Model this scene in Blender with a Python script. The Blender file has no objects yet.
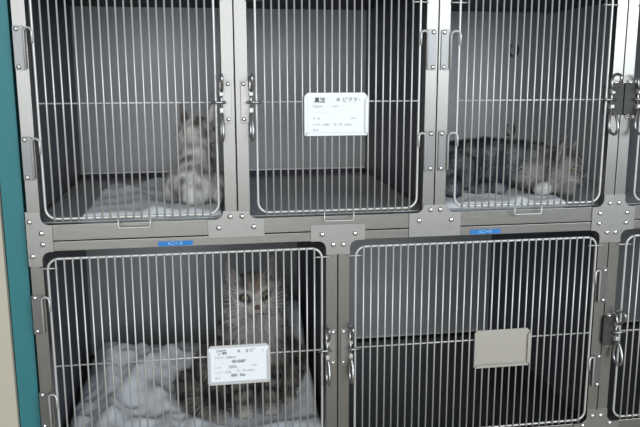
import bpy, bmesh, math, random
import numpy as np
from mathutils import Vector, Matrix, noise
from mathutils.bvhtree import BVHTree
PI = math.pi
SC = bpy.context.scene
COL = SC.collection

# ------------------------------------------------------------------ camera, light, exposure
cam_d = bpy.data.cameras.new('camera')
cam = bpy.data.objects.new('camera', cam_d); COL.objects.link(cam)
cam_d.sensor_width = 36.0
cam_d.lens = 716.34 / 640 * 36.0
cam_d.clip_start = 0.02
yaw, pitch, roll = 0.1626, 0.1847, -0.0025
fwd = Vector((math.sin(yaw)*math.cos(pitch), math.cos(yaw)*math.cos(pitch), -math.sin(pitch)))
rgt = Vector((math.cos(yaw), -math.sin(yaw), 0)); upv = rgt.cross(fwd)
r2 = rgt*math.cos(roll) + upv*math.sin(roll); u2 = -rgt*math.sin(roll) + upv*math.cos(roll)
M = Matrix((r2, u2, -fwd)).transposed().to_4x4()
M.translation = Vector((-0.0802, -1.7337, 0.052))
cam.matrix_world = M
SC.camera = cam

w = bpy.data.worlds.new('room_light'); SC.world = w; w.use_nodes = True
w.node_tree.nodes['Background'].inputs[0].default_value = (0.58, 0.66, 0.76, 1)
w.node_tree.nodes['Background'].inputs[1].default_value = 0.30

def area(name, loc, target, sx, sy, power, color):
    d = bpy.data.lights.new(name, 'AREA'); d.shape = 'RECTANGLE'; d.size = sx; d.size_y = sy
    d.energy = power; d.color = color
    o = bpy.data.objects.new(name, d); COL.objects.link(o); o.location = loc
    o.rotation_euler = (Vector(target) - Vector(loc)).to_track_quat('-Z', 'Y').to_euler()
    return o
area('window_light', (2.7, -3.5, 0.90), (0.5, 0, -0.1), 2.8, 1.7, 140, (0.88, 0.95, 1.0))
area('ceiling_light', (-0.6, -2.9, 1.7), (0.2, 0.6, -0.5), 2.2, 0.7, 40, (1.0, 0.98, 0.94))
area('far_window_light', (-0.5, -4.2, 0.25), (0.3, 0, -0.3), 3.0, 1.7, 78, (0.93, 0.97, 1.0))

SC.view_settings.view_transform = 'Standard'
SC.view_settings.look = 'None'
SC.view_settings.gamma = 1.0
SC.view_settings.use_curve_mapping = False
SC.view_settings.exposure = -0.25

# ------------------------------------------------------------------ materials
def srgb(r, g, b):
    f = lambda c: (c/255/12.92) if c/255 <= 0.04045 else ((c/255+0.055)/1.055)**2.4
    return (f(r), f(g), f(b), 1)

def mat(name, color, rough=0.6, metal=0.0, noise_scale=None, amount=0.15, stretch=(1, 1, 1), bump=0.0, rough_amt=0.0):
    m = bpy.data.materials.new(name); m.use_nodes = True
    nt = m.node_tree; b = nt.nodes['Principled BSDF']
    b.inputs['Roughness'].default_value = rough; b.inputs['Metallic'].default_value = metal
    b.inputs['Base Color'].default_value = color
    if noise_scale:
        tc = nt.nodes.new('ShaderNodeTexCoord'); mp = nt.nodes.new('ShaderNodeMapping')
        mp.inputs['Scale'].default_value = stretch
        nz = nt.nodes.new('ShaderNodeTexNoise'); nz.inputs['Scale'].default_value = noise_scale
        nz.inputs['Detail'].default_value = 5
        nt.links.new(tc.outputs['Object'], mp.inputs[0]); nt.links.new(mp.outputs[0], nz.inputs['Vector'])
        mr = nt.nodes.new('ShaderNodeMapRange'); mr.inputs[3].default_value = 1-amount; mr.inputs[4].default_value = 1+amount
        nt.links.new(nz.outputs['Fac'], mr.inputs[0])
        mx = nt.nodes.new('ShaderNodeVectorMath'); mx.operation = 'SCALE'; mx.inputs[0].default_value = color[:3]
        nt.links.new(mr.outputs[0], mx.inputs['Scale']); nt.links.new(mx.outputs[0], b.inputs['Base Color'])
        if rough_amt:
            m2 = nt.nodes.new('ShaderNodeMapRange'); m2.inputs[3].default_value = rough-rough_amt; m2.inputs[4].default_value = rough+rough_amt
            nt.links.new(nz.outputs['Fac'], m2.inputs[0]); nt.links.new(m2.outputs[0], b.inputs['Roughness'])
        if bump:
            bp = nt.nodes.new('ShaderNodeBump'); bp.inputs['Strength'].default_value = bump; bp.inputs['Distance'].default_value = 0.002
            nt.links.new(nz.outputs['Fac'], bp.inputs['Height']); nt.links.new(bp.outputs[0], b.inputs['Normal'])
    return m

STEEL_V = mat('brushed_steel_post', (0.31, 0.305, 0.288, 1), 0.36, 1, 30, 0.10, (14, 14, 0.6), 0.08, 0.06)
STEEL_H = mat('brushed_steel_rail', (0.31, 0.305, 0.288, 1), 0.36, 1, 30, 0.10, (0.6, 14, 14), 0.08, 0.06)
PLATE = mat('satin_steel_plate', (0.38, 0.375, 0.36, 1), 0.42, 1, 60, 0.06, (1, 1, 1), 0.0, 0.04)
ROD = mat('polished_rod', (0.60, 0.60, 0.585, 1), 0.40, 0.45)
HINGE = mat('hinge_steel', (0.24, 0.24, 0.24, 1), 0.4, 1, 60, 0.06)
RIVET = mat('rivet_steel', (0.82, 0.82, 0.82, 1), 0.16, 1)
CHROME = mat('latch_chrome', (0.40, 0.40, 0.40, 1), 0.30, 1)
BACKP = mat('sheet_steel_back', (0.345, 0.355, 0.365, 1), 0.46, 0.55, 6, 0.10, (1, 1, 3), 0.03, 0.05)
SIDEP = mat('shaded_steel_side', (0.12, 0.125, 0.15, 1), 0.45, 0.5, 6, 0.15, (1, 1, 1))  # shade on the side walls put into a darker steel colour
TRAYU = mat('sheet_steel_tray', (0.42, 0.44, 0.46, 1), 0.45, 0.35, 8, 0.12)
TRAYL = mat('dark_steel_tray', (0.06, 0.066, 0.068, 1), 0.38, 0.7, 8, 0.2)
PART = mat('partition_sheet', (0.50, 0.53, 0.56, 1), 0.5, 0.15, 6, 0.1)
CEILP = mat('shaded_sheet', (0.06, 0.06, 0.085, 1), 0.5, 0.6)  # shade under the ceiling and in the drain gap put into the colour
HOLDER = mat('holder_steel', (0.50, 0.475, 0.43, 1), 0.5, 0.6, 40, 0.06)
HOLDERW = mat('holder_pale', (0.66, 0.67, 0.68, 1), 0.42, 0.5)
PAPER = mat('card_paper', srgb(232, 236, 240), 0.7)
INK = mat('black_ink', srgb(40, 42, 50), 0.7)
GREY_INK = mat('grey_print', srgb(150, 155, 165), 0.7)
BLUE = mat('blue_tape', srgb(28, 118, 190), 0.5)
WHITE_INK = mat('white_print', srgb(190, 220, 245), 0.6)
DARK = mat('dark_grey', srgb(62, 62, 60), 0.6, 0.2, 80, 0.3)
TEAL = mat('teal_paint', srgb(44, 116, 122), 0.55, 0, 5, 0.06, (1, 1, 1))
BEIGE = mat('beige_paint', srgb(186, 180, 164), 0.6, 0, 8, 0.04)
FLOOR = mat('floor_vinyl', srgb(160, 149, 132), 0.5, 0, 4, 0.1)
TOWEL = mat('towel_cotton', srgb(212, 217, 222), 0.95, 0, 260, 0.06, (1, 1, 1), 0.5)
EYE = mat('eye_iris', srgb(122, 122, 96), 0.15)
PUPIL = mat('eye_pupil', srgb(8, 8, 8), 0.1)
NOSE = mat('nose_skin', srgb(92, 66, 62), 0.5)
EARIN = mat('ear_skin', srgb(128, 118, 116), 0.8)
WHISK = mat('whisker', srgb(225, 225, 222), 0.4)
FURM = bpy.data.materials.new('fur'); FURM.use_nodes = True
_nt = FURM.node_tree; _b = _nt.nodes['Principled BSDF']; _a = _nt.nodes.new('ShaderNodeVertexColor'); _a.layer_name = 'coat'
_nt.links.new(_a.outputs[0], _b.inputs['Base Color']); _b.inputs['Roughness'].default_value = 0.85

# ------------------------------------------------------------------ mesh builder
class MB:
    def __init__(s): s.v = []; s.f = []; s.sm = []
    def add(s, vs, fs, smooth=False):
        n = len(s.v); s.v += [tuple(v) for v in vs]; s.f += [tuple(i+n for i in f) for f in fs]; s.sm += [smooth]*len(fs)
        return s
    def box(s, x0, x1, y0, y1, z0, z1, bev=0.0):
        bm = bmesh.new()
        bmesh.ops.create_cube(bm, size=1)
        for v in bm.verts: v.co = ((x0+x1)/2+v.co.x*(x1-x0), (y0+y1)/2+v.co.y*(y1-y0), (z0+z1)/2+v.co.z*(z1-z0))
        if bev: bmesh.ops.bevel(bm, geom=bm.edges[:], offset=bev, segments=2, affect='EDGES', profile=0.5)
        bm.verts.index_update()
        s.add([v.co[:] for v in bm.verts], [[v.index for v in f.verts] for f in bm.faces]); bm.free(); return s
    def tube(s, pts, r, closed=False, n=8, caps=True):
        P = [Vector(p) for p in pts]; m = len(P); vs = []; fs = []
        T = []
        for i in range(m):
            a = P[(i-1) % m] if (closed or i > 0) else P[0]; b = P[(i+1) % m] if (closed or i < m-1) else P[-1]
            T.append((b-a).normalized())
        t = T[0]; u = t.orthogonal().normalized()
        for i in range(m):
            if i:
                q = T[i-1].rotation_difference(T[i]); u = (q @ u); u = (u - T[i]*u.dot(T[i])).normalized()
            w_ = T[i].cross(u); rr = r[i] if isinstance(r, (list, tuple)) else r
            for k in range(n):
                a = 2*PI*k/n; vs.append(P[i] + (u*math.cos(a)+w_*math.sin(a))*rr)
        for i in range(m if closed else m-1):
            j = (i+1) % m
            for k in range(n):
                fs.append((i*n+k, i*n+(k+1) % n, j*n+(k+1) % n, j*n+k))
        if caps and not closed:
            fs.append(tuple(range(n))[::-1]); fs.append(tuple((m-1)*n+k for k in range(n)))
        return s.add(vs, fs, True)
    def poly(s, pts, y0, y1):      # polygon in x,z extruded in y, bevelled front edge
        n = len(pts); c = 0.0006
        cx = sum(p[0] for p in pts)/n; cz = sum(p[1] for p in pts)/n
        vs = [(x, y1, z) for x, z in pts] + [(x, y0+c, z) for x, z in pts]
        ins = []
        for i in range(n):
            a = Vector(pts[i-1]); b = Vector(pts[i]); d = Vector(pts[(i+1) % n])
            e1 = (b-a); e2 = (d-b)
            n1 = Vector((-e1.y, e1.x)).normalized() if e1.length > 1e-9 else Vector((0, 0))
            n2 = Vector((-e2.y, e2.x)).normalized() if e2.length > 1e-9 else n1
            nn = (n1+n2); nn = nn.normalized() if nn.length > 1e-6 else n1
            ins.append((b.x+nn.x*c, y0, b.y+nn.y*c))
        vs += ins
        fs = [tuple(range(2*n, 3*n)), tuple(range(n))[::-1]]
        for k in (0, 1):
            for i in range(n):
                j = (i+1) % n; fs.append((k*n+i, k*n+j, (k+1)*n+j, (k+1)*n+i))
        return s.add(vs, fs)
    def dome(s, x, y, z, r, h=None, n=12):   # rivet head facing -y
        h = h or r*0.7; vs = []; fs = []; R = 4
        for i in range(R):
            a = (PI/2)*i/R
            for k in range(n):
                t = 2*PI*k/n; vs.append((x+r*math.cos(a)*math.cos(t), y-h*math.sin(a), z+r*math.cos(a)*math.sin(t)))
        vs.append((x, y-h, z))
        for i in range(R-1):
            for k in range(n): fs.append((i*n+k, (i+1)*n+k, (i+1)*n+(k+1) % n, i*n+(k+1) % n))
        for k in range(n): fs.append(((R-1)*n+k, R*n, (R-1)*n+(k+1) % n))
        return s.add(vs, fs, True)
    def ellip(s, c, r, rot=None, nu=16, nv=10):
        vs = []; fs = []; c = Vector(c)
        for i in range(nv+1):
            a = PI*i/nv
            for k in range(nu):
                t = 2*PI*k/nu; p = Vector((r[0]*math.sin(a)*math.cos(t), r[1]*math.sin(a)*math.sin(t), r[2]*math.cos(a)))
                if rot: p = rot @ p
                vs.append(c+p)
        for i in range(nv):
            for k in range(nu): fs.append((i*nu+k, (i+1)*nu+k, (i+1)*nu+(k+1) % nu, i*nu+(k+1) % nu))
        return s.add(vs, fs, True)
    def build(s, name, m, parent=None, origin=None, label=None):
        o_ = Vector(origin) if origin is not None else (Vector(parent['_o']) if parent is not None and '_o' in parent else Vector((0, 0, 0)))
        me = bpy.data.meshes.new(name); me.from_pydata([tuple(Vector(v)-o_) for v in s.v], [], s.f)
        me.materials.append(m); me.update()
        me.polygons.foreach_set('use_smooth', s.sm)
        bm = bmesh.new(); bm.from_mesh(me); bmesh.ops.recalc_face_normals(bm, faces=bm.faces); bm.to_mesh(me); bm.free()
        o = bpy.data.objects.new(name, me); COL.objects.link(o)
        if parent is not None: o.parent = parent; o['_o'] = tuple(o_)
        else: o.location = o_
        if label: o['label'] = label
        return o

def tag(o, label=None, cat=None, group=None, kind=None):
    if label: o['label'] = label
    if cat: o['category'] = cat
    if group: o['group'] = group
    if kind: o['kind'] = kind
    return o
def thing(name, label, cat, loc, group=None):
    o = bpy.data.objects.new(name, None); COL.objects.link(o); o.location = loc; o['_o'] = tuple(loc); o.empty_display_size = 0.05
    return tag(o, label, cat, group)
def arc(cx, cz, r, a0, a1, n=6):
    return [(cx+r*math.cos(a0+(a1-a0)*i/n), cz+r*math.sin(a0+(a1-a0)*i/n)) for i in range(n+1)]
def rounded(pts, n=6):                       # pts: (x, z, radius)
    out = []; N = len(pts)
    for i in range(N):
        a = Vector(pts[i-1][:2]); b = Vector(pts[i][:2]); c = Vector(pts[(i+1) % N][:2]); r = pts[i][2]
        if r <= 0: out.append(tuple(b)); continue
        d1 = (a-b).normalized(); d2 = (c-b).normalized()
        p1 = b+d1*r; p2 = b+d2*r; cen = b+d1*r+d2*r
        a0 = math.atan2(p1.y-cen.y, p1.x-cen.x); a1 = math.atan2(p2.y-cen.y, p2.x-cen.x)
        while a1-a0 > PI: a1 -= 2*PI
        while a1-a0 < -PI: a1 += 2*PI
        out += arc(cen.x, cen.y, r, a0, a1, n)
    return out

# ------------------------------------------------------------------ setting
DEP = 0.783
tag(MB().box(-3, 4, -4.5, 1.2, -1.14, -1.1).build('floor', FLOOR), kind='structure')
tag(MB().box(-0.5455, -0.499, 0.012, 0.86, -1.1, 1.3).build('wall_left', TEAL), kind='structure')
tag(MB().box(-1.6, -0.5485, 0.0, 0.86, -1.1, 1.3).build('trim_1', BEIGE), kind='structure')
tag(MB().box(-1.6, 3.2, 0.87, 0.93, -1.1, 1.3).build('wall_back', TEAL), kind='structure')

# ------------------------------------------------------------------ cages
ZT, ZB = 0.2825, -0.2825
def rivet(x, z, parent, r=0.0062, y=-0.0022, name='rivet'):
    return MB().dome(x, y, z, r).build(name, RIVET, parent)

def make_hinge(cage, xr, sgn, z0, z1, zr):
    """post-side x0, sgn = +1 when the door lies to the right; two screws; J hook over the hoop rod."""
    xe = xr - sgn*0.020                          # vertical hook wire position
    xa = xe - sgn*0.024
    h = MB().poly(rounded([(min(xa, xe), z1, 0.003), (max(xa, xe), z1, 0.003), (max(xa, xe), z0, 0.003), (min(xa, xe), z0, 0.003)][::-1], 3), -0.0035, -0.0005).build('hinge', HINGE, cage)
    ztop = z1-0.004; c = (xe+xr)/2; rr = abs(xr-xe)/2
    pts = [(xe, -0.007, z0+0.003), (xe, -0.007, ztop-rr)]
    for i in range(1, 8):
        a = PI*i/8; pts.append((c-sgn*rr*math.cos(a), -0.007-0.011*i/8, ztop-rr+rr*math.sin(a)))
    pts += [(xr, -0.0185, ztop-rr), (xr, -0.0185, ztop-rr-0.024)]
    MB().tube(pts, 0.0028).build('hook', ROD, h)
    for zz in (z0+0.007, z1-0.007): rivet(xa+sgn*0.008, zz, h, 0.0055, -0.0035, 'screw')
    return h

def make_latch(cage, x, sgn, zc, style=0):
    """sgn = +1 when the post lies to the right of the latch"""
    pl = MB().box(min(x, x+sgn*0.024), max(x, x+sgn*0.024), -0.0035, -0.0003, zc-0.05, zc+0.05, 0.001).build('latch', PLATE, cage)
    for zz in (-0.0405, 0.0425): rivet(x+sgn*0.0165, zc+zz, pl, 0.0055, -0.0035, 'screw')
    for zz in (0.021, -0.019):
        MB().box(x-0.0045, x+0.0045, -0.0225, -0.0035, zc+zz-0.006, zc+zz+0.006, 0.001).build('collar', ROD, pl)
    MB().tube([(x, -0.013, zc-0.025), (x, -0.013, zc+0.027)], 0.0032).tube([(x-sgn*0.024, -0.0215, zc), (x+sgn*0.008, -0.0215, zc)], 0.0034).tube([(x+sgn*0.008, -0.0215, zc), (x+sgn*0.008, -0.002, zc)], 0.0034).build('bolt', CHROME, pl)
    for s, L in ((1, 0.040), (-1, 0.064)):
        pts = []
        for i in range(20):
            t = 2*PI*i/20; u = (1-math.cos(t))/2; wdt = math.sin(t)
            pts.append((x+0.002*wdt, -0.018-0.010*u-(0.024 if style else 0.019)*wdt*(0.35+0.65*u)-(0.006 if style else 0), zc+s*(0.024+L*u)))
        MB().tube(pts, 0.0038, closed=True).build('finger_loop', CHROME, pl)
    if style:
        xa, xb = (x-0.018, x+0.0355) if sgn > 0 else (x-0.0355, x+0.018)
        MB().poly(rounded([(xa, zc-0.040, 0.008), (xb, zc-0.040, 0.008), (xb, zc+0.042, 0.008), (xa, zc+0.042, 0.008)]), -0.010, -0.004).build('dark_plate', DARK, pl, label='dark grey plate behind the latch loops')  # flat dark grey plate behind the finger loops
    return pl

def make_cage(label, xl, xr, zlo, zhi, hinge, upper, lat=True, style=0, wall_r=None, wall_l=None, tape=None, post=0.031, rails=None):
    """xl, xr are the seams; zlo, zhi the opening; hinge 'L' or 'R'"""
    g = 0.0011; cx = (xl+xr)/2
    rb = (zlo-0.0395, zlo); rt = (zhi, zhi+(0.0385 if upper else 0.0243))
    if not upper: rb = (zlo-0.06, zlo)
    c = thing('cat_cage', label, 'cage', (cx, 0, rb[0]), 'stacked steel cat cages')
    for a, b in ((xl+g, xl+post), (xr-post, xr-g)):
        MB().box(a, b, 0, 0.028, rb[0], rt[1], 0.0012).build('post', STEEL_V, c)
    for z0, z1 in (rb, rt):
        MB().box(xl+post, xr-post, 0.0004, 0.028, z0+0.0006, z1-0.0006 if z1 > zlo+.1 or True else z1, 0.0012).build('rail', STEEL_H, c)
    L = wall_l if wall_l is not None else xl+g; R = wall_r if wall_r is not None else xr-g
    zf = zlo+0.001 if upper else zlo-0.014; zc = zhi+(0.008 if upper else 0.015); lip = -0.2585 if upper else -0.905
    bp = MB().box(L, R, DEP, DEP+0.003, lip, zc-0.001).box(L, R, DEP-0.005, DEP, 0.262 if upper else zhi-0.02, 0.2655 if upper else zhi-0.017).build('back_panel', BACKP, c)
    MB().box(L+0.002, R-0.002, DEP-0.006, DEP+0.001, lip-0.003, lip+0.0015).build('lip', ROD, bp)
    MB().box(L, R, DEP+0.03, DEP+0.033, zf-0.02, lip+0.02).build('drain_gap_shade', CEILP, bp)  # dark sheet standing in for the shade in the drain gap
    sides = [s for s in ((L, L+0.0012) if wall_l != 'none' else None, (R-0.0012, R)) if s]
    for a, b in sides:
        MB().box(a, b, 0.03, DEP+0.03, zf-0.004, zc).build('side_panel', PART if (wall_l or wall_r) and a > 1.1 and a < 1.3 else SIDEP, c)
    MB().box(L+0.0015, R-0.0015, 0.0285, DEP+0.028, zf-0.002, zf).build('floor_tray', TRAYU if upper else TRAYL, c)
    if upper and wall_r is None and wall_l is None:
        for xx in (L+0.007, R-0.007):
            MB().tube([(xx, 0.035, zf+0.003), (xx, DEP+0.02, zf+0.003)], 0.0035).build('tray_edge', PLATE, [o for o in c.children if o.name.startswith('floor_tray')][0])
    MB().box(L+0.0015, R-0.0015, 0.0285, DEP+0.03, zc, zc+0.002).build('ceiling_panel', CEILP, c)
    # door
    hw = (xr-xl)/2 - (0.05 if upper else 0.0435)
    nb, pitch = (21, 0.018) if upper else (33, 0.0193)
    if upper: z0, z1 = -0.267, 0.267
    else: z0, z1 = -0.886, -0.363
    if xr-xl > 0.6 and not upper: hw = 0.3285
    if upper: hw = 0.2
    yh = -0.0095
    hoop = rounded([(cx-hw, z0, 0.026), (cx+hw, z0, 0.026), (cx+hw, z1, 0.026), (cx-hw, z1, 0.026)], 8)
    d = MB().tube([(x, yh, z) for x, z in hoop], 0.0031, closed=True, n=10).build('door', ROD, c)
    gm = MB()
    for k in range(nb):
        x = cx+(k-(nb-1)/2)*pitch
        gm.tube([(x, yh-0.0046, z1+0.002), (x, yh-0.0046, z0-0.005)], 0.0021, n=8)
    gm.build('bar_grille', ROD, d)
    zm = 0.0 if upper else -0.631
    sg = 1 if hinge == 'L' else -1
    MB().tube([(cx-hw, yh+0.0004, zm), (cx+hw, yh+0.0004, zm)], 0.0021).build('crossbar', ROD, d)
    zs = 0.2355 if upper else -0.3865
    for s in (-1, 1):
        MB().tube([(cx+s*(hw-0.022), yh+0.002, zs), (cx+s*(hw+0.021), yh+0.003, zs)], 0.0017).build('stop_rod', ROD, d)
    hb = [(cx-0.037, z0-0.001), (cx-0.037, z0-0.026), (cx+0.037, z0-0.026), (cx+0.037, z0-0.001)]
    pts = [hb[0]] + arc(cx-0.033, z0-0.022, 0.004, PI, 1.5*PI, 3) + arc(cx+0.033, z0-0.022, 0.004, 1.5*PI, 2*PI, 3) + [hb[3]]
    MB().tube([(x, yh-0.005, z) for x, z in pts], 0.0018).build('pull_loop', ROD, d)
    # hinges and latch
    xh = cx-sg*hw
    if upper:
        hz = ((0.075, 0.172), (-0.176, -0.075))
    else:
        hz = ((-0.549, -0.451), (-0.794, -0.698))
    for a, b in hz: make_hinge(c, xh, sg, a, b, 0)
    xlt = cx+sg*(hw+0.013)
    if lat: make_latch(c, xlt, sg, zm, style)
    if tape:
        x0, x1, zz0, zz1, txt = tape
        t = MB().box(x0, x1, -0.0006, 0.0004, zz0, zz1, 0.0002).build('label_tape', BLUE, c, label='small blue label strip with pale lettering')
        text(txt, (x0+x1)/2, (zz0+zz1)/2, -0.0009, 0.010, WHITE_INK, t, center=True)
    return c

def text(body, x, z, y, size, m, parent, name='lettering', center=False, bold=0.0, rot=0.0):
    cu = bpy.data.curves.new(name, 'FONT'); cu.body = body; cu.size = size; cu.offset = bold
    if center: cu.align_x = 'CENTER'
    cu.align_y = 'CENTER'
    t = bpy.data.objects.new('tmp_text', cu); COL.objects.link(t)
    dg = bpy.context.evaluated_depsgraph_get(); dg.update()
    me = bpy.data.meshes.new_from_object(t.evaluated_get(dg))
    COL.objects.unlink(t); bpy.data.objects.remove(t)
    o_ = Vector(parent['_o'])
    R = Matrix.Translation(Vector((x, y, z))-o_) @ Matrix.Rotation(PI/2, 4, 'X') @ Matrix.Rotation(rot, 4, 'Z')
    me.transform(R); me.materials.clear(); me.materials.append(m); me.name = name
    o = bpy.data.objects.new(name, me); COL.objects.link(o); o.parent = parent; o['_o'] = tuple(o_)
    return o

ULO, UHI, LLO, LHI = -0.2825, 0.2825, -0.902, -0.3475
cageA = make_cage('upper steel cage beside the teal wall, holding the pale fluffy cat', -0.491, 0.0, ULO, UHI, 'L', True, tape=None)
cageB = make_cage('empty upper steel cage with a white name card on its door', 0.0, 0.5, ULO, UHI, 'R', True)
cageC = make_cage('upper steel cage where the dark grey tabby lies on a towel', 0.5, 1.0, ULO, UHI, 'L', True, style=1, wall_r=1.205, post=0.03)
cageD = make_cage('upper steel cage cut off by the right edge of the photo', 1.0, 1.5, ULO, UHI, 'R', True, style=1, wall_l=1.207)
cageE = make_cage('wide lower steel cage with the sitting long-haired tabby and crumpled blanket', -0.493, 0.25, LLO, LHI, 'L', False, tape=(-0.1935, -0.1105, -0.3445, -0.3325, 'A二一５'))
cageF = make_cage('wide lower steel cage standing empty with a blank card holder', 0.25, 0.995, LLO, LHI, 'R', False, tape=(0.600, 0.683, -0.3445, -0.3325, 'A二一６'))
cageG = make_cage('lower steel cage at the bottom right corner, mostly cut off', 0.995, 1.74, LLO, LHI, 'L' if False else 'R', False, style=1)
bp = [o for o in cageC.children if o.name.startswith('back_panel')][0]
for zz in (0.156, -0.131):
    rg = MB(); X = 1.047
    rg.tube([(X+0.020*math.cos(a), DEP-0.0008, zz+0.027*math.sin(a)) for a in [2*PI*i/28 for i in range(28)]], 0.0014, closed=True)
    f = rg.build('round_fitting', PLATE, bp)
    a_ = MB()
    for a0 in (-1.25, PI-0.95):
        a_.tube([(X+0.0170*math.cos(a0+2.3*i/12), DEP-0.0012, zz+0.0225*math.sin(a0+2.3*i/12)) for i in range(13)], 0.0042)
    a_.build('groove', DARK, f)

# base below the cages
def joint(label, poly, rivets, y0=-0.0022):
    c = thing('joint_plate', label, 'joint plate', (sum(p[0] for p in poly)/len(poly), 0, min(p[1] for p in poly)), 'riveted joint plates')
    MB().poly(rounded(poly), y0, -0.0001).build('plate', PLATE, c)
    for x, z in rivets: rivet(x, z, c, 0.0068, y0)
    return c
F = 0.0195
def tee_down(cx, p, zb, ww=0.069, zt=-0.262):
    return [(cx-ww, zb, 0), (cx+ww, zb, 0), (cx+ww, ULO, 0), (cx+p, ULO, F), (cx+p, zt, 0), (cx-p, zt, 0), (cx-p, ULO, F), (cx-ww, ULO, 0)]
joint('T-shaped steel joint plate below the posts between the two upper left cages', tee_down(-0.004, 0.032, -0.3285), [(-0.0186, -0.2765), (0.0105, -0.2765), (-0.047, -0.3035), (0.0385, -0.3035)])
joint('T-shaped steel joint plate over the middle of the empty lower cage', tee_down(0.503, 0.031, -0.3455), [(0.4905, -0.2755), (0.5160, -0.2755), (0.461, -0.303), (0.546, -0.303)])
joint('T-shaped steel joint plate above the posts between the two lower cages', [(0.18, LHI, 0), (0.219, LHI, F), (0.219, -0.383, 0), (0.281, -0.383, 0), (0.281, LHI, F), (0.32, LHI, 0), (0.32, -0.3045, 0), (0.18, -0.3045, 0)],
      [(0.2095, -0.3295), (0.2935, -0.3295), (0.2375, -0.357), (0.2635, -0.357)])
joint('steel joint plate with four rivets at the left edge by the teal wall', [(-0.494, -0.3815, 0), (-0.462, -0.3815, 0), (-0.462, LHI, F), (-0.435, LHI, 0), (-0.435, ULO, 0), (-0.460, ULO, F), (-0.460, -0.250, 0), (-0.494, -0.250, 0)],
      [(-0.4850, -0.2737), (-0.4600, -0.302), (-0.4590, -0.329), (-0.4835, -0.357)])
cc = 1.0
joint('cross-shaped steel joint plate with eight rivets at the right', [(cc-0.062, LHI, 0), (cc-0.036, LHI, F), (cc-0.036, -0.381, 0), (cc+0.026, -0.381, 0), (cc+0.026, LHI, F), (cc+0.062, LHI, 0), (cc+0.062, ULO, 0), (cc+0.031, ULO, F), (cc+0.031, -0.25, 0), (cc-0.030, -0.25, 0), (cc-0.030, ULO, F), (cc-0.062, ULO, 0)],
      [(cc-0.0125, -0.273), (cc+0.0135, -0.273), (cc-0.039, -0.2997), (cc+0.039, -0.2997), (cc-0.0395, -0.327), (cc+0.038, -0.327), (cc-0.0155, -0.3525), (cc+0.009, -0.3525)])
joint('steel joint plate with rivets at the bottom right corner', [(0.926, -0.962, 0), (1.064, -0.962, 0), (1.064, LLO, 0), (1.026, LLO, F), (1.026, -0.864, 0), (0.964, -0.864, 0), (0.964, LLO, F), (0.926, LLO, 0)],
      [(0.981, -0.882), (1.006, -0.882), (0.953, -0.9085), (1.035, -0.9075)])

# ------------------------------------------------------------------ card holders and cards
def card_holder(x0, x1, z0, z1, m, label, y=-0.0175):
    c = thing('card_holder', label, 'card holder', ((x0+x1)/2, y, z0), 'card holders on the cage doors')
    ch = 0.009; t = 0.0012
    MB().poly([(x0, z0+0.002), (x0+0.002, z0), (x1-0.002, z0), (x1, z0+0.002), (x1, z1-ch), (x1-ch, z1), (x0+ch, z1), (x0, z1-ch)], y-t, y).build('holder_plate', m, c)
    for xx, s in ((x0, 1), (x1, -1)):
        MB().poly([(xx, z0+0.004), (xx+s*0.0075, z0+0.009), (xx+s*0.0075, z1-ch-0.008), (xx, z1-ch-0.001)] if s > 0 else [(xx-0.0075, z0+0.009), (xx, z0+0.004), (xx, z1-ch-0.001), (xx-0.0075, z1-ch-0.008)], y-0.0062, y-0.005).box(min(xx, xx+s*0.0012), max(xx, xx+s*0.0012), y-0.0056, y, z0+0.003, z1-ch).build('side_lip', m, c)
    MB().poly([(x0+0.003, z0), (x1-0.003, z0), (x1-0.009, z0+0.0075), (x0+0.009, z0+0.0075)], y-0.0062, y-0.005).box(x0+0.003, x1-0.003, y-0.0056, y, z0, z0+0.0012).build('bottom_lip', m, c)
    MB().tube([(x0+0.02, y, z1-0.03), (x0+0.02, y+0.008, z1-0.02)], 0.0015).tube([(x1-0.02, y, z1-0.03), (x1-0.02, y+0.008, z1-0.02)], 0.0015).build('clip', ROD, c)
    return c
card_holder(0.163, 0.3195, -0.0815, 0.0215, HOLDERW, 'pale metal holder with white card on the empty upper cage door')
card_holder(-0.0848, 0.0722, -0.7025, -0.6005, HOLDERW, 'pale metal holder with white card in front of the sitting tabby')
card_holder(0.6145, 0.7720, -0.7065, -0.6025, HOLDER, 'blank steel card holder on the empty lower cage door')

def name_card(x0, x1, z0, z1, label, lines, y=-0.0195):
    c = thing('name_card', label, 'name card', ((x0+x1)/2, y, z0), 'handwritten name cards')
    p = MB().box(x0, x1, y-0.0006, y, z0, z1, 0.0001).build('card', PAPER, c)
    yy = y-0.0009; W_ = x1-x0; H_ = z1-z0
    for body, u, v, sz, ink, bold in lines:
        text(body, x0+u*W_, z1-v*H_, yy, sz, INK if ink else GREY_INK, p, 'handwriting' if ink else 'printed_line', bold=bold)
    return c
name_card(0.1665, 0.3160, -0.0775, 0.0150, 'white name card with one handwritten line on upper door',
    [('真沈', 0.14, 0.13, 0.0135, 1, 0.0003), ('様', 0.50, 0.12, 0.009, 1, 0), ('ピヲヲ', 0.60, 0.12, 0.0125, 1, 0.0), ('号', 0.86, 0.12, 0.006, 0, 0),
     ('平成00年  ・  ・   0000 ・ ・', 0.11, 0.29, 0.0062, 0, 0), ('・ ・ ・ ・', 0.12, 0.44, 0.008, 0, 0), ('年   齢', 0.12, 0.60, 0.006, 0, 0), ('0000', 0.74, 0.60, 0.006, 0, 0),
     ('ワクチン接種      有・無   (0000)', 0.11, 0.76, 0.0068, 0, 0), ('備 考', 0.12, 0.90, 0.006, 0, 0)])
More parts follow.
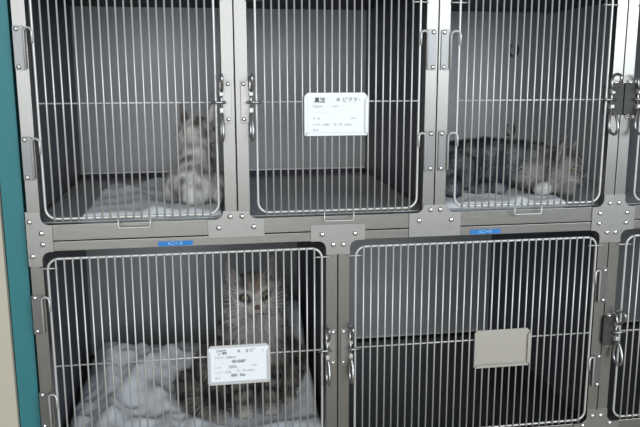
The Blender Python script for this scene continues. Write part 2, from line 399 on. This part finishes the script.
name_card(-0.0810, 0.0685, -0.6985, -0.6070, 'white name card with many handwritten lines on lower door',
    [('奏治', 0.12, 0.12, 0.0135, 1, 0.0004), ('様', 0.47, 0.11, 0.008, 1, 0), ('まだ゛', 0.60, 0.11, 0.011, 1, 0), ('号', 0.88, 0.12, 0.006, 0, 0),
     ('平成00年', 0.09, 0.27, 0.0062, 0, 0), ('1500ml', 0.27, 0.27, 0.0085, 1, 0), ('・  ・', 0.62, 0.27, 0.006, 0, 0),
     ('・ ・ ・ ・', 0.09, 0.42, 0.007, 0, 0), ('00-0087', 0.38, 0.40, 0.0105, 1, 0.0002),
     ('年  齢', 0.09, 0.56, 0.006, 0, 0), ('2002.', 0.32, 0.55, 0.0105, 1, 0), ('0000', 0.72, 0.54, 0.006, 0, 0),
     ('ワクチン接種', 0.09, 0.70, 0.0068, 0, 0), ('有・無 (0000)', 0.46, 0.68, 0.0075, 0, 0), ('000  5kg', 0.36, 0.80, 0.0105, 1, 0.0002), ('備 考', 0.09, 0.86, 0.006, 0, 0)])

# ------------------------------------------------------------------ bedding
def cloth(label, cat, name, x0, x1, y0, y1, zf, hfun, nx=90, ny=90, group=None, seed=0):
    """a crumpled cloth: top surface hfun(u, v) above zf with a closed underside"""
    vs = []; fs = []
    for j in range(ny+1):
        for i in range(nx+1):
            u, v = i/nx, j/ny
            wob = 0.018*noise.noise((u*3, v*3, seed)); wob2 = 0.018*noise.noise((u*3, v*3, seed+9))
            edge = min(u, 1-u, v, 1-v); e = min(1, edge/0.045); e = math.sqrt(max(0, 1-(1-e)**2))
            vs.append((x0+(x1-x0)*u+wob, y0+(y1-y0)*v+wob2, zf+0.0006+max(0.002, hfun(u, v))*e))
    n = (nx+1)*(ny+1); s = nx+1
    vs += [(a, b, zf+0.0002) for a, b, c in vs[:n]]
    for j in range(ny):
        for i in range(nx):
            k = j*s+i; fs.append((k, k+1, k+s+1, k+s)); fs.append((n+k, n+k+s, n+k+s+1, n+k+1))
    for i in range(nx):
        fs.append((i, n+i, n+i+1, i+1)); k = ny*s+i; fs.append((k, k+1, n+k+1, n+k))
    for j in range(ny):
        k = j*s; fs.append((k, k+s, n+k+s, n+k)); k = j*s+nx; fs.append((k, n+k, n+k+s, k+s))
    o = MB().add(vs, fs, True).build(name, TOWEL, origin=((x0+x1)/2, (y0+y1)/2, zf))
    return tag(o, label, cat, group)
def ridge(u, v, ang, off, wd):
    d = (u*math.cos(ang)+v*math.sin(ang)-off + 0.05*noise.noise((u*2.5, v*2.5, off*7)))/wd
    return math.exp(-d*d)
def sm(a, b, x):
    t = max(0, min(1, (x-a)/(b-a))); return t*t*(3-2*t)
TZ = ULO+0.0012
cloth('white towel spread under the pale fluffy cat', 'towel', 'towel', -0.375, -0.035, 0.045, 0.50, TZ,
      lambda u, v: 0.016+0.022*sm(0.6, 0.95, v)*sm(0.1, 0.5, u)+0.010*ridge(u, v, 0.4, 0.5, 0.07)+0.012*ridge(u, v, 1.2, 0.7, 0.06)+0.006*noise.noise((u*7, v*7, 1)), seed=1)
cloth('white towel spread under the dark grey tabby', 'towel', 'towel', 0.535, 0.885, 0.038, 0.42, TZ,
      lambda u, v: 0.014+0.009*ridge(u, v, 0.7, 0.5, 0.06)+0.008*ridge(u, v, 1.9, 0.2, 0.05)+0.005*noise.noise((u*7, v*7, 4)), seed=5)
cloth('white towel in the cage at the right edge of the photo', 'towel', 'towel', 1.225, 1.46, 0.045, 0.5, TZ,
      lambda u, v: 0.016+0.012*ridge(u, v, 0.7, 0.5, 0.06)+0.005*noise.noise((u*7, v*7, 8)), nx=50, ny=60, seed=8)
LZ = LLO-0.0138
def blanket(u, v):
    x = -0.455+0.68*u
    h = 0.030+0.082*sm(0.35, 0.75, v)*sm(0.0, 0.14, u)*(1-0.55*sm(0.75, 1, v))
    h += 0.006*sm(0.0, 0.10, u)*(1-sm(0.3, 0.6, u))*sm(0.1, 0.5, v)
    h += 0.135*sm(0.78, 0.93, u)*sm(0.12, 0.45, v)
    h += 0.018*ridge(u, v, 0.5, 0.50, 0.05)+0.016*ridge(u, v, 1.0, 0.55, 0.05)+0.012*ridge(u, v, 1.4, 0.25, 0.04)+0.018*ridge(u, v, -0.4, 0.05, 0.04)
    h += 0.02*ridge(u, v, 0.15, 0.2, 0.035)+0.008*ridge(u, v, 0.8, 0.35, 0.03)+0.008*ridge(u, v, 1.25, 0.8, 0.03)+0.012*ridge(u, v, 0.2, 0.42, 0.025)+0.008*noise.noise((u*8, v*6, 2))+0.008*noise.noise((u*19, v*17, 5))
    # hollow the cat sits in
    dx = (x-0.045)/0.17; dy = (0.05+0.6*v-0.27)/0.20; q = math.exp(-(dx*dx+dy*dy)**2)
    return h*(1-0.88*q)+0.006*q
cloth('large crumpled white blanket filling the wide cage around the sitting tabby', 'blanket', 'blanket', -0.478, 0.234, 0.045, 0.66, LZ, blanket, 130, 120, seed=3)

# ------------------------------------------------------------------ cats
def coat_lerp(a, b, t): return [a[i]*(1-t)+b[i]*t for i in range(3)]
def make_cat(label, origin, yaw, parts, head_c, head_rot, hs, coat, fur_len, scale=1.0, voxel=0.0045, seed=1, count=26000, flow=None, tail=None):
    """parts: list of ('cap', p0, r0, p1, r1) / ('ell', c, (rx,ry,rz)); front of the cat is -y"""
    rnd = random.Random(seed)
    mb = MB()
    def cap(p0, r0, p1, r1):
        p0, p1 = Vector(p0), Vector(p1); n = max(3, int((p1-p0).length/(min(r0, r1)*0.35)))
        for i in range(n+1):
            t = i/n; mb.ellip(p0.lerp(p1, t), [r0+(r1-r0)*t]*3, nu=12, nv=8)
    for p in parts:
        if p[0] == 'cap': cap(*p[1:])
        else: mb.ellip(p[1], p[2], Matrix.Rotation(p[3], 3, 'Z') if len(p) > 3 else None)
    H = Matrix.Translation(head_c) @ head_rot.to_4x4() @ Matrix.Scale(hs, 4)
    def hp(x, y, z): return H @ Vector((x, y, z))
    # head: skull, cheeks, brow, muzzle, chin (unit head is 0.14 wide)
    R3 = head_rot.to_3x3()
    for c, r in (((0, 0.005, 0.0), (0.058, 0.056, 0.050)), ((0.036, -0.006, -0.020), (0.038, 0.038, 0.030)), ((-0.036, -0.006, -0.020), (0.038, 0.038, 0.030)),
                 ((0, -0.045, -0.008), (0.020, 0.026, 0.017)), ((0.013, -0.056, -0.021), (0.017, 0.016, 0.013)), ((-0.013, -0.056, -0.021), (0.017, 0.016, 0.013)),
                 ((0, -0.050, -0.034), (0.015, 0.014, 0.011)), ((0, -0.02, 0.024), (0.036, 0.03, 0.022))):
        mb.ellip(hp(*c), [k*hs for k in r], R3)
    ears = []
    for s in (-1, 1):
        base = [hp(s*0.026, -0.004, 0.034), hp(s*0.062, 0.000, 0.014), hp(s*0.047, 0.022, 0.026)]
        tip = hp(s*0.060, 0.002, 0.094)
        mid = [b.lerp(tip, 0.5) for b in base]
        for i in range(9):
            t = i/8; a = base[0].lerp(tip, t); b = base[1].lerp(tip, t); c = base[2].lerp(tip, t)
            wdt = max(0.004*hs, 0.006*hs)
            for j in range(6):
                q = j/5; p = a.lerp(c, q*2) if q < 0.5 else c.lerp(b, (q-0.5)*2)
                mb.ellip(p, [wdt]*3, nu=8, nv=6)
        ears.append((base, tip))
    me = bpy.data.meshes.new('raw'); me.from_pydata([tuple(v) for v in mb.v], [], mb.f)
    tmp = bpy.data.objects.new('raw', me); COL.objects.link(tmp)
    md = tmp.modifiers.new('r', 'REMESH'); md.mode = 'VOXEL'; md.voxel_size = voxel
    md2 = tmp.modifiers.new('s', 'SMOOTH'); md2.factor = 0.5; md2.iterations = 5
    dg = bpy.context.evaluated_depsgraph_get(); dg.update()
    body = bpy.data.meshes.new_from_object(tmp.evaluated_get(dg))
    bpy.data.objects.remove(tmp)
    V = [Vector(v.co) for v in body.vertices]; N = [Vector(v.normal) for v in body.vertices]
    F_ = [tuple(p.vertices) for p in body.polygons]
    cols = [coat(v, H.inverted() @ v, n) for v, n in zip(V, N)]
    verts = [tuple(v) for v in V]; faces = list(F_); smooth = [True]*len(faces)
    # fur tufts as tapered blades in the same mesh
    areas = [p.area for p in body.polygons]; tot = sum(areas); cum = np.cumsum(areas)/tot
    Hi = H.inverted()
    for q in range(count):
        fi = int(np.searchsorted(cum, rnd.random())); fi = min(fi, len(F_)-1); f = F_[fi]
        ws = [rnd.random() for _ in f]; s_ = sum(ws)
        p = Vector((0, 0, 0)); n = Vector((0, 0, 0))
        for k, i in enumerate(f): p += V[i]*(ws[k]/s_); n += N[i]*(ws[k]/s_)
        n.normalize(); hl = Hi @ p
        L = fur_len(p, hl)*rnd.uniform(0.6, 1.25)
        if L <= 0.0005: continue
        fl = flow(p, hl) if flow else Vector((0, 0.3, -1))
        fl = fl - n*fl.dot(n)
        if fl.length > 1e-6: fl.normalize()
        rj = Vector((rnd.uniform(-1, 1), rnd.uniform(-1, 1), rnd.uniform(-1, 1)))*0.22
        d1 = (n*0.62+fl*0.75+rj).normalized(); d2 = (n*0.25+fl*1.0+rj+Vector((0, 0, -0.15))).normalized()
        side = d1.cross(n); side = side.normalized() if side.length > 1e-6 else Vector((1, 0, 0))
        wd = rnd.uniform(0.0007, 0.0013)*scale
        a = p-n*0.001; b = a+d1*L*0.5; c = b+d2*L*0.5
        b.z = max(b.z, -0.004); c.z = max(c.z, -0.006)
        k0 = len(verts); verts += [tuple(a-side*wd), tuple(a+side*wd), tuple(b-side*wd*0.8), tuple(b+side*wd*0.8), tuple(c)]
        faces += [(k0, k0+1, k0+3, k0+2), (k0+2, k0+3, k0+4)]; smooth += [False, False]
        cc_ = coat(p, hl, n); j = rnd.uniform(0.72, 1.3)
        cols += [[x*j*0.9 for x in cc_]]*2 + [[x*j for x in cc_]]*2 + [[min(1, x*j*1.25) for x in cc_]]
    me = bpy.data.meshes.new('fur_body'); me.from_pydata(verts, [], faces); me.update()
    me.polygons.foreach_set('use_smooth', smooth)
    at = me.color_attributes.new('coat', 'FLOAT_COLOR', 'POINT')
    at.data.foreach_set('color', [x for c in cols for x in (c[0], c[1], c[2], 1.0)])
    me.materials.append(FURM)
    cat = bpy.data.objects.new('cat', me); COL.objects.link(cat)
    cat.location = origin; cat.rotation_euler = (0, 0, yaw); cat.scale = (scale,)*3
    tag(cat, label, 'cat'); cat['_o'] = (0, 0, 0)
    # eyes, nose, inner ears, whiskers
    for s in (-1, 1):
        e = MB().ellip(hp(s*0.0265, -0.0450, 0.006), [0.0094*hs]*3, nu=16, nv=12).build('eye', EYE, cat)
        MB().ellip(hp(s*0.0272, -0.0525, 0.006), [0.0045*hs, 0.0026*hs, 0.0072*hs], R3).build('pupil', PUPIL, e)
        base, tip = ears[0 if s < 0 else 1]
        off = R3 @ Vector((0, -0.0075*hs, 0)); cn = (base[0]+base[1]+tip)/3
        tri = [cn.lerp(p, 0.62)+off for p in (base[0], base[1], tip)]
        bk = [p+R3 @ Vector((0, 0.004*hs, 0)) for p in tri]
        MB().add(tri+bk, [(0, 1, 2), (5, 4, 3), (0, 3, 4, 1), (1, 4, 5, 2), (2, 5, 3, 0)]).build('inner_ear', EARIN, cat)
    MB().ellip(hp(0, -0.0735, -0.009), [0.0072*hs, 0.005*hs, 0.005*hs], R3).build('nose', NOSE, cat)
    MB().tube([hp(-0.014, -0.0715, -0.029), hp(-0.006, -0.0735, -0.0315), hp(0, -0.0725, -0.026), hp(0.006, -0.0735, -0.0315), hp(0.014, -0.0715, -0.029)], 0.0011*hs, n=6).build('mouth', PUPIL, cat)
    for s in (-1, 1):
        wk = MB()
        for i in range(6):
            a = hp(s*0.022, -0.064, -0.020+0.003*i); b = hp(s*0.060, -0.070, -0.030+0.010*i); c = hp(s*0.100, -0.050, -0.050+0.014*i)
            wk.tube([a, b, c], [0.0004*hs, 0.0003*hs, 0.0001*hs], n=4)
        wk.tube([hp(s*0.020, -0.062, -0.021), hp(s*0.024, -0.063, -0.004)], 0.0006*hs, n=4)
        wk.build('whiskers', WHISK, cat)
    return cat

def lin(r, g, b): return list(srgb(r, g, b)[:3])
def sitting_parts():
    P = [('ell', (0, 0.115, 0.10), (0.125, 0.125, 0.10)), ('cap', (0, 0.10, 0.13), 0.105, (0, 0.02, 0.25), 0.078), ('cap', (0, 0.02, 0.25), 0.080, (0, -0.01, 0.335), 0.060),
         ('ell', (0, -0.03, 0.24), (0.078, 0.055, 0.10)), ('ell', (0.03, 0.0, 0.19), (0.075, 0.075, 0.10)), ('ell', (-0.03, 0.0, 0.19), (0.075, 0.075, 0.10))]
    for s in (-1, 1):
        P += [('cap', (s*0.052, -0.005, 0.20), 0.040, (s*0.042, -0.045, 0.07), 0.026), ('cap', (s*0.042, -0.045, 0.07), 0.026, (s*0.038, -0.052, 0.022), 0.023), ('ell', (s*0.038, -0.070, 0.018), (0.024, 0.034, 0.017)),
              ('ell', (s*0.112, 0.075, 0.082), (0.055, 0.095, 0.080)), ('ell', (s*0.105, -0.020, 0.022), (0.027, 0.055, 0.020))]
        for t in (-1, 0, 1): P.append(('ell', (s*0.038+t*0.0135, -0.092, 0.014), (0.009, 0.013, 0.010)))
    return P
# --- tabby facing the camera
def coat_tabby(p, h, n):
    g = lin(128, 122, 116); dk = lin(44, 41, 40); br = lin(134, 120, 104); wh = lin(196, 193, 188); pk = lin(190, 160, 140)
    nz = noise.noise(p*22); st = math.sin(p.z*120+6*noise.noise(p*9)+p.x*30)
    c = coat_lerp(g, dk, max(0, min(1, 0.42+0.8*st+0.7*nz)))
    c = coat_lerp(c, br, max(0, min(0.5, noise.noise(p*8+Vector((3, 0, 0)))*1.2)))
    if abs(h.x) < 0.1 and abs(h.y) < 0.09 and -0.06 < h.z < 0.11:
        c = coat_lerp(coat_lerp(g, wh, 0.18), dk, max(0, min(0.8, 0.25+0.6*math.sin(h.x*210)*sm(0.0, 0.03, h.z)+0.5*nz)))
        bl = math.exp(-((h.x/0.010)**2)); c = coat_lerp(c, lin(150, 124, 104) if h.x > 0 else dk, 0.5*bl*sm(-0.02, 0.01, h.z))
        if h.x > 0.004 and h.z > 0.0: c = coat_lerp(c, lin(176, 140, 112), 0.22*math.exp(-((h.x-0.018)/0.014)**2))
        c = coat_lerp(c, wh, 0.5*sm(-0.012, -0.03, h.z) if h.y < 0 else 0)
        rr = math.hypot((abs(h.x)-0.0265)/0.0115, (h.z-0.006)/0.0092); c = coat_lerp(c, wh, 0.6*math.exp(-((rr-1.9)/0.5)**2)); c = coat_lerp(c, lin(25, 22, 22), 0.9*sm(1.45, 1.05, rr))
        if h.z > 0.05: c = coat_lerp(c, g, 0.6)
    elif p.y < 0.0 and abs(p.x) < 0.075 and p.z > 0.15:
        c = coat_lerp(c, lin(190, 188, 184), 0.72*sm(0.085, 0.03, abs(p.x))*sm(0.14, 0.24, p.z))
    if p.z < 0.035 and p.y < -0.05: c = coat_lerp(c, wh, 0.6)
    return [max(0, x) for x in c]
def len_tabby(p, h):
    if abs(h.x) < 0.08 and h.y < -0.028 and -0.04 < h.z < 0.03: return 0.004 if abs(h.x) < 0.04 else 0.016
    if h.z > 0.03 and abs(h.x) < 0.08: return 0.009
    if h.z > -0.06 and abs(h.x) < 0.10: return 0.034
    if p.z < 0.04 and p.y < -0.02: return 0.010
    if p.z < 0.14 and p.y < -0.02 and abs(p.x) < 0.08: return 0.016
    return 0.036
def flow_face(p, h):
    if abs(h.x) < 0.09 and abs(h.z) < 0.10 and h.y < 0.05:
        return Vector((h.x*9, 0.8, (h.z+0.01)*9 if h.z > 0.0 else -0.6))
    return Vector((p.x*2, 0.25, -1))
tail = [('cap', (-0.10, 0.16, 0.045), 0.036, (-0.185, 0.08, 0.042), 0.038), ('cap', (-0.185, 0.08, 0.042), 0.038, (-0.17, -0.04, 0.04), 0.036), ('cap', (-0.17, -0.04, 0.04), 0.036, (-0.11, -0.095, 0.034), 0.026)]
make_cat('long-haired grey tabby cat sitting behind the name card, facing out', (0.050, 0.285, LZ+0.010), math.radians(4), sitting_parts()+tail, Vector((-0.003, -0.035, 0.358)),
         Matrix.Rotation(math.radians(-5), 3, 'Y') @ Matrix.Rotation(math.radians(6), 3, 'X'), 1.12, coat_tabby, len_tabby, 1.0, seed=3, flow=flow_face, count=30000)

# --- pale cat, seen from behind
def coat_pale(p, h, n):
    c = coat_lerp(lin(240, 240, 236), lin(130, 130, 128), max(0, min(1, 0.30+1.5*noise.noise(p*20))))
    if h.z > -0.01 and abs(h.x) < 0.09 and abs(h.y) < 0.09: c = coat_lerp(c, lin(92, 84, 78), max(0, min(0.85, 0.55+noise.noise(p*20))))
    return [max(0, x) for x in c]
make_cat('pale long-haired cat sitting with its back turned beside the post', (-0.094, 0.20, TZ+0.016), math.radians(172), sitting_parts(), Vector((0.0, -0.030, 0.372)),
         Matrix.Rotation(math.radians(10), 3, 'X'), 1.45, coat_pale, len_tabby, 0.50, seed=7, flow=flow_face, count=22000, voxel=0.006)

# --- dark tabby lying down, head to the right
def lying_parts():
    P = [('cap', (-0.245, 0.05, 0.068), 0.070, (-0.12, 0.04, 0.075), 0.074), ('cap', (-0.12, 0.04, 0.075), 0.074, (0.03, 0.015, 0.070), 0.064), ('cap', (0.03, 0.015, 0.068), 0.062, (0.10, -0.01, 0.070), 0.050),
         ('ell', (-0.24, -0.02, 0.058), (0.08, 0.055, 0.058)), ('ell', (-0.16, -0.075, 0.020), (0.06, 0.022, 0.019)),
         ('ell', (0.0, -0.03, 0.05), (0.06, 0.045, 0.048)), ('cap', (0.03, -0.06, 0.028), 0.026, (-0.005, -0.105, 0.022), 0.021), ('ell', (-0.020, -0.112, 0.022), (0.026, 0.022, 0.020)),
         ('cap', (0.04, -0.06, 0.026), 0.025, (0.06, -0.115, 0.020), 0.019),
         ('cap', (-0.29, 0.06, 0.04), 0.034, (-0.298, -0.04, 0.03), 0.030), ('cap', (-0.298, -0.04, 0.03), 0.030, (-0.27, -0.10, 0.028), 0.028)]
    return P
def coat_dark(p, h, n):
    st = math.sin(p.x*95+5*noise.noise(p*10)); nz = noise.noise(p*22)
    dk = lin(52, 58, 66); g = lin(128, 132, 134)
    c = coat_lerp(dk, g, max(0, min(1, 0.25+0.5*st+1.1*nz+0.35*sm(-0.15, 0.06, p.x))))
    if abs(h.x) < 0.09 and abs(h.y) < 0.09 and abs(h.z) < 0.11:
        c = coat_lerp(lin(140, 140, 137), lin(84, 85, 88), max(0, min(1, 0.2+0.9*nz+0.5*sm(0, .03, h.z)*math.sin(h.x*200))))
        c = coat_lerp(c, lin(200, 198, 194), (0.6 if abs(h.x) < 0.04 and h.y < -0.02 else 0.15)*sm(-0.005, -0.025, h.z))
    elif p.z < 0.045 and p.y < -0.085 and -0.06 < p.x < 0.01: c = lin(196, 196, 192)
    return [max(0, x) for x in c]
def len_dark(p, h):
    if abs(h.x) < 0.08 and h.y < -0.02 and -0.04 < h.z < 0.03: return 0.004
    if h.z > -0.05 and abs(h.x) < 0.09 and abs(h.y) < 0.08: return 0.010
    if p.z < 0.045 and p.y < -0.07: return 0.006
    return 0.024
make_cat('dark grey tabby cat lying down with its head to the right', (0.865, 0.215, TZ+0.013), 0.0, lying_parts(), Vector((0.062, -0.055, 0.070)),
         Matrix.Rotation(math.radians(48), 3, 'Z') @ Matrix.Rotation(math.radians(12), 3, 'Y') @ Matrix.Rotation(math.radians(14), 3, 'X'), 0.92, coat_dark, len_dark, 1.0, seed=11, count=22000,
         flow=lambda p, h: Vector((-1, 0, -0.35)))

for o in bpy.data.objects:
    if '_o' in o: del o['_o']
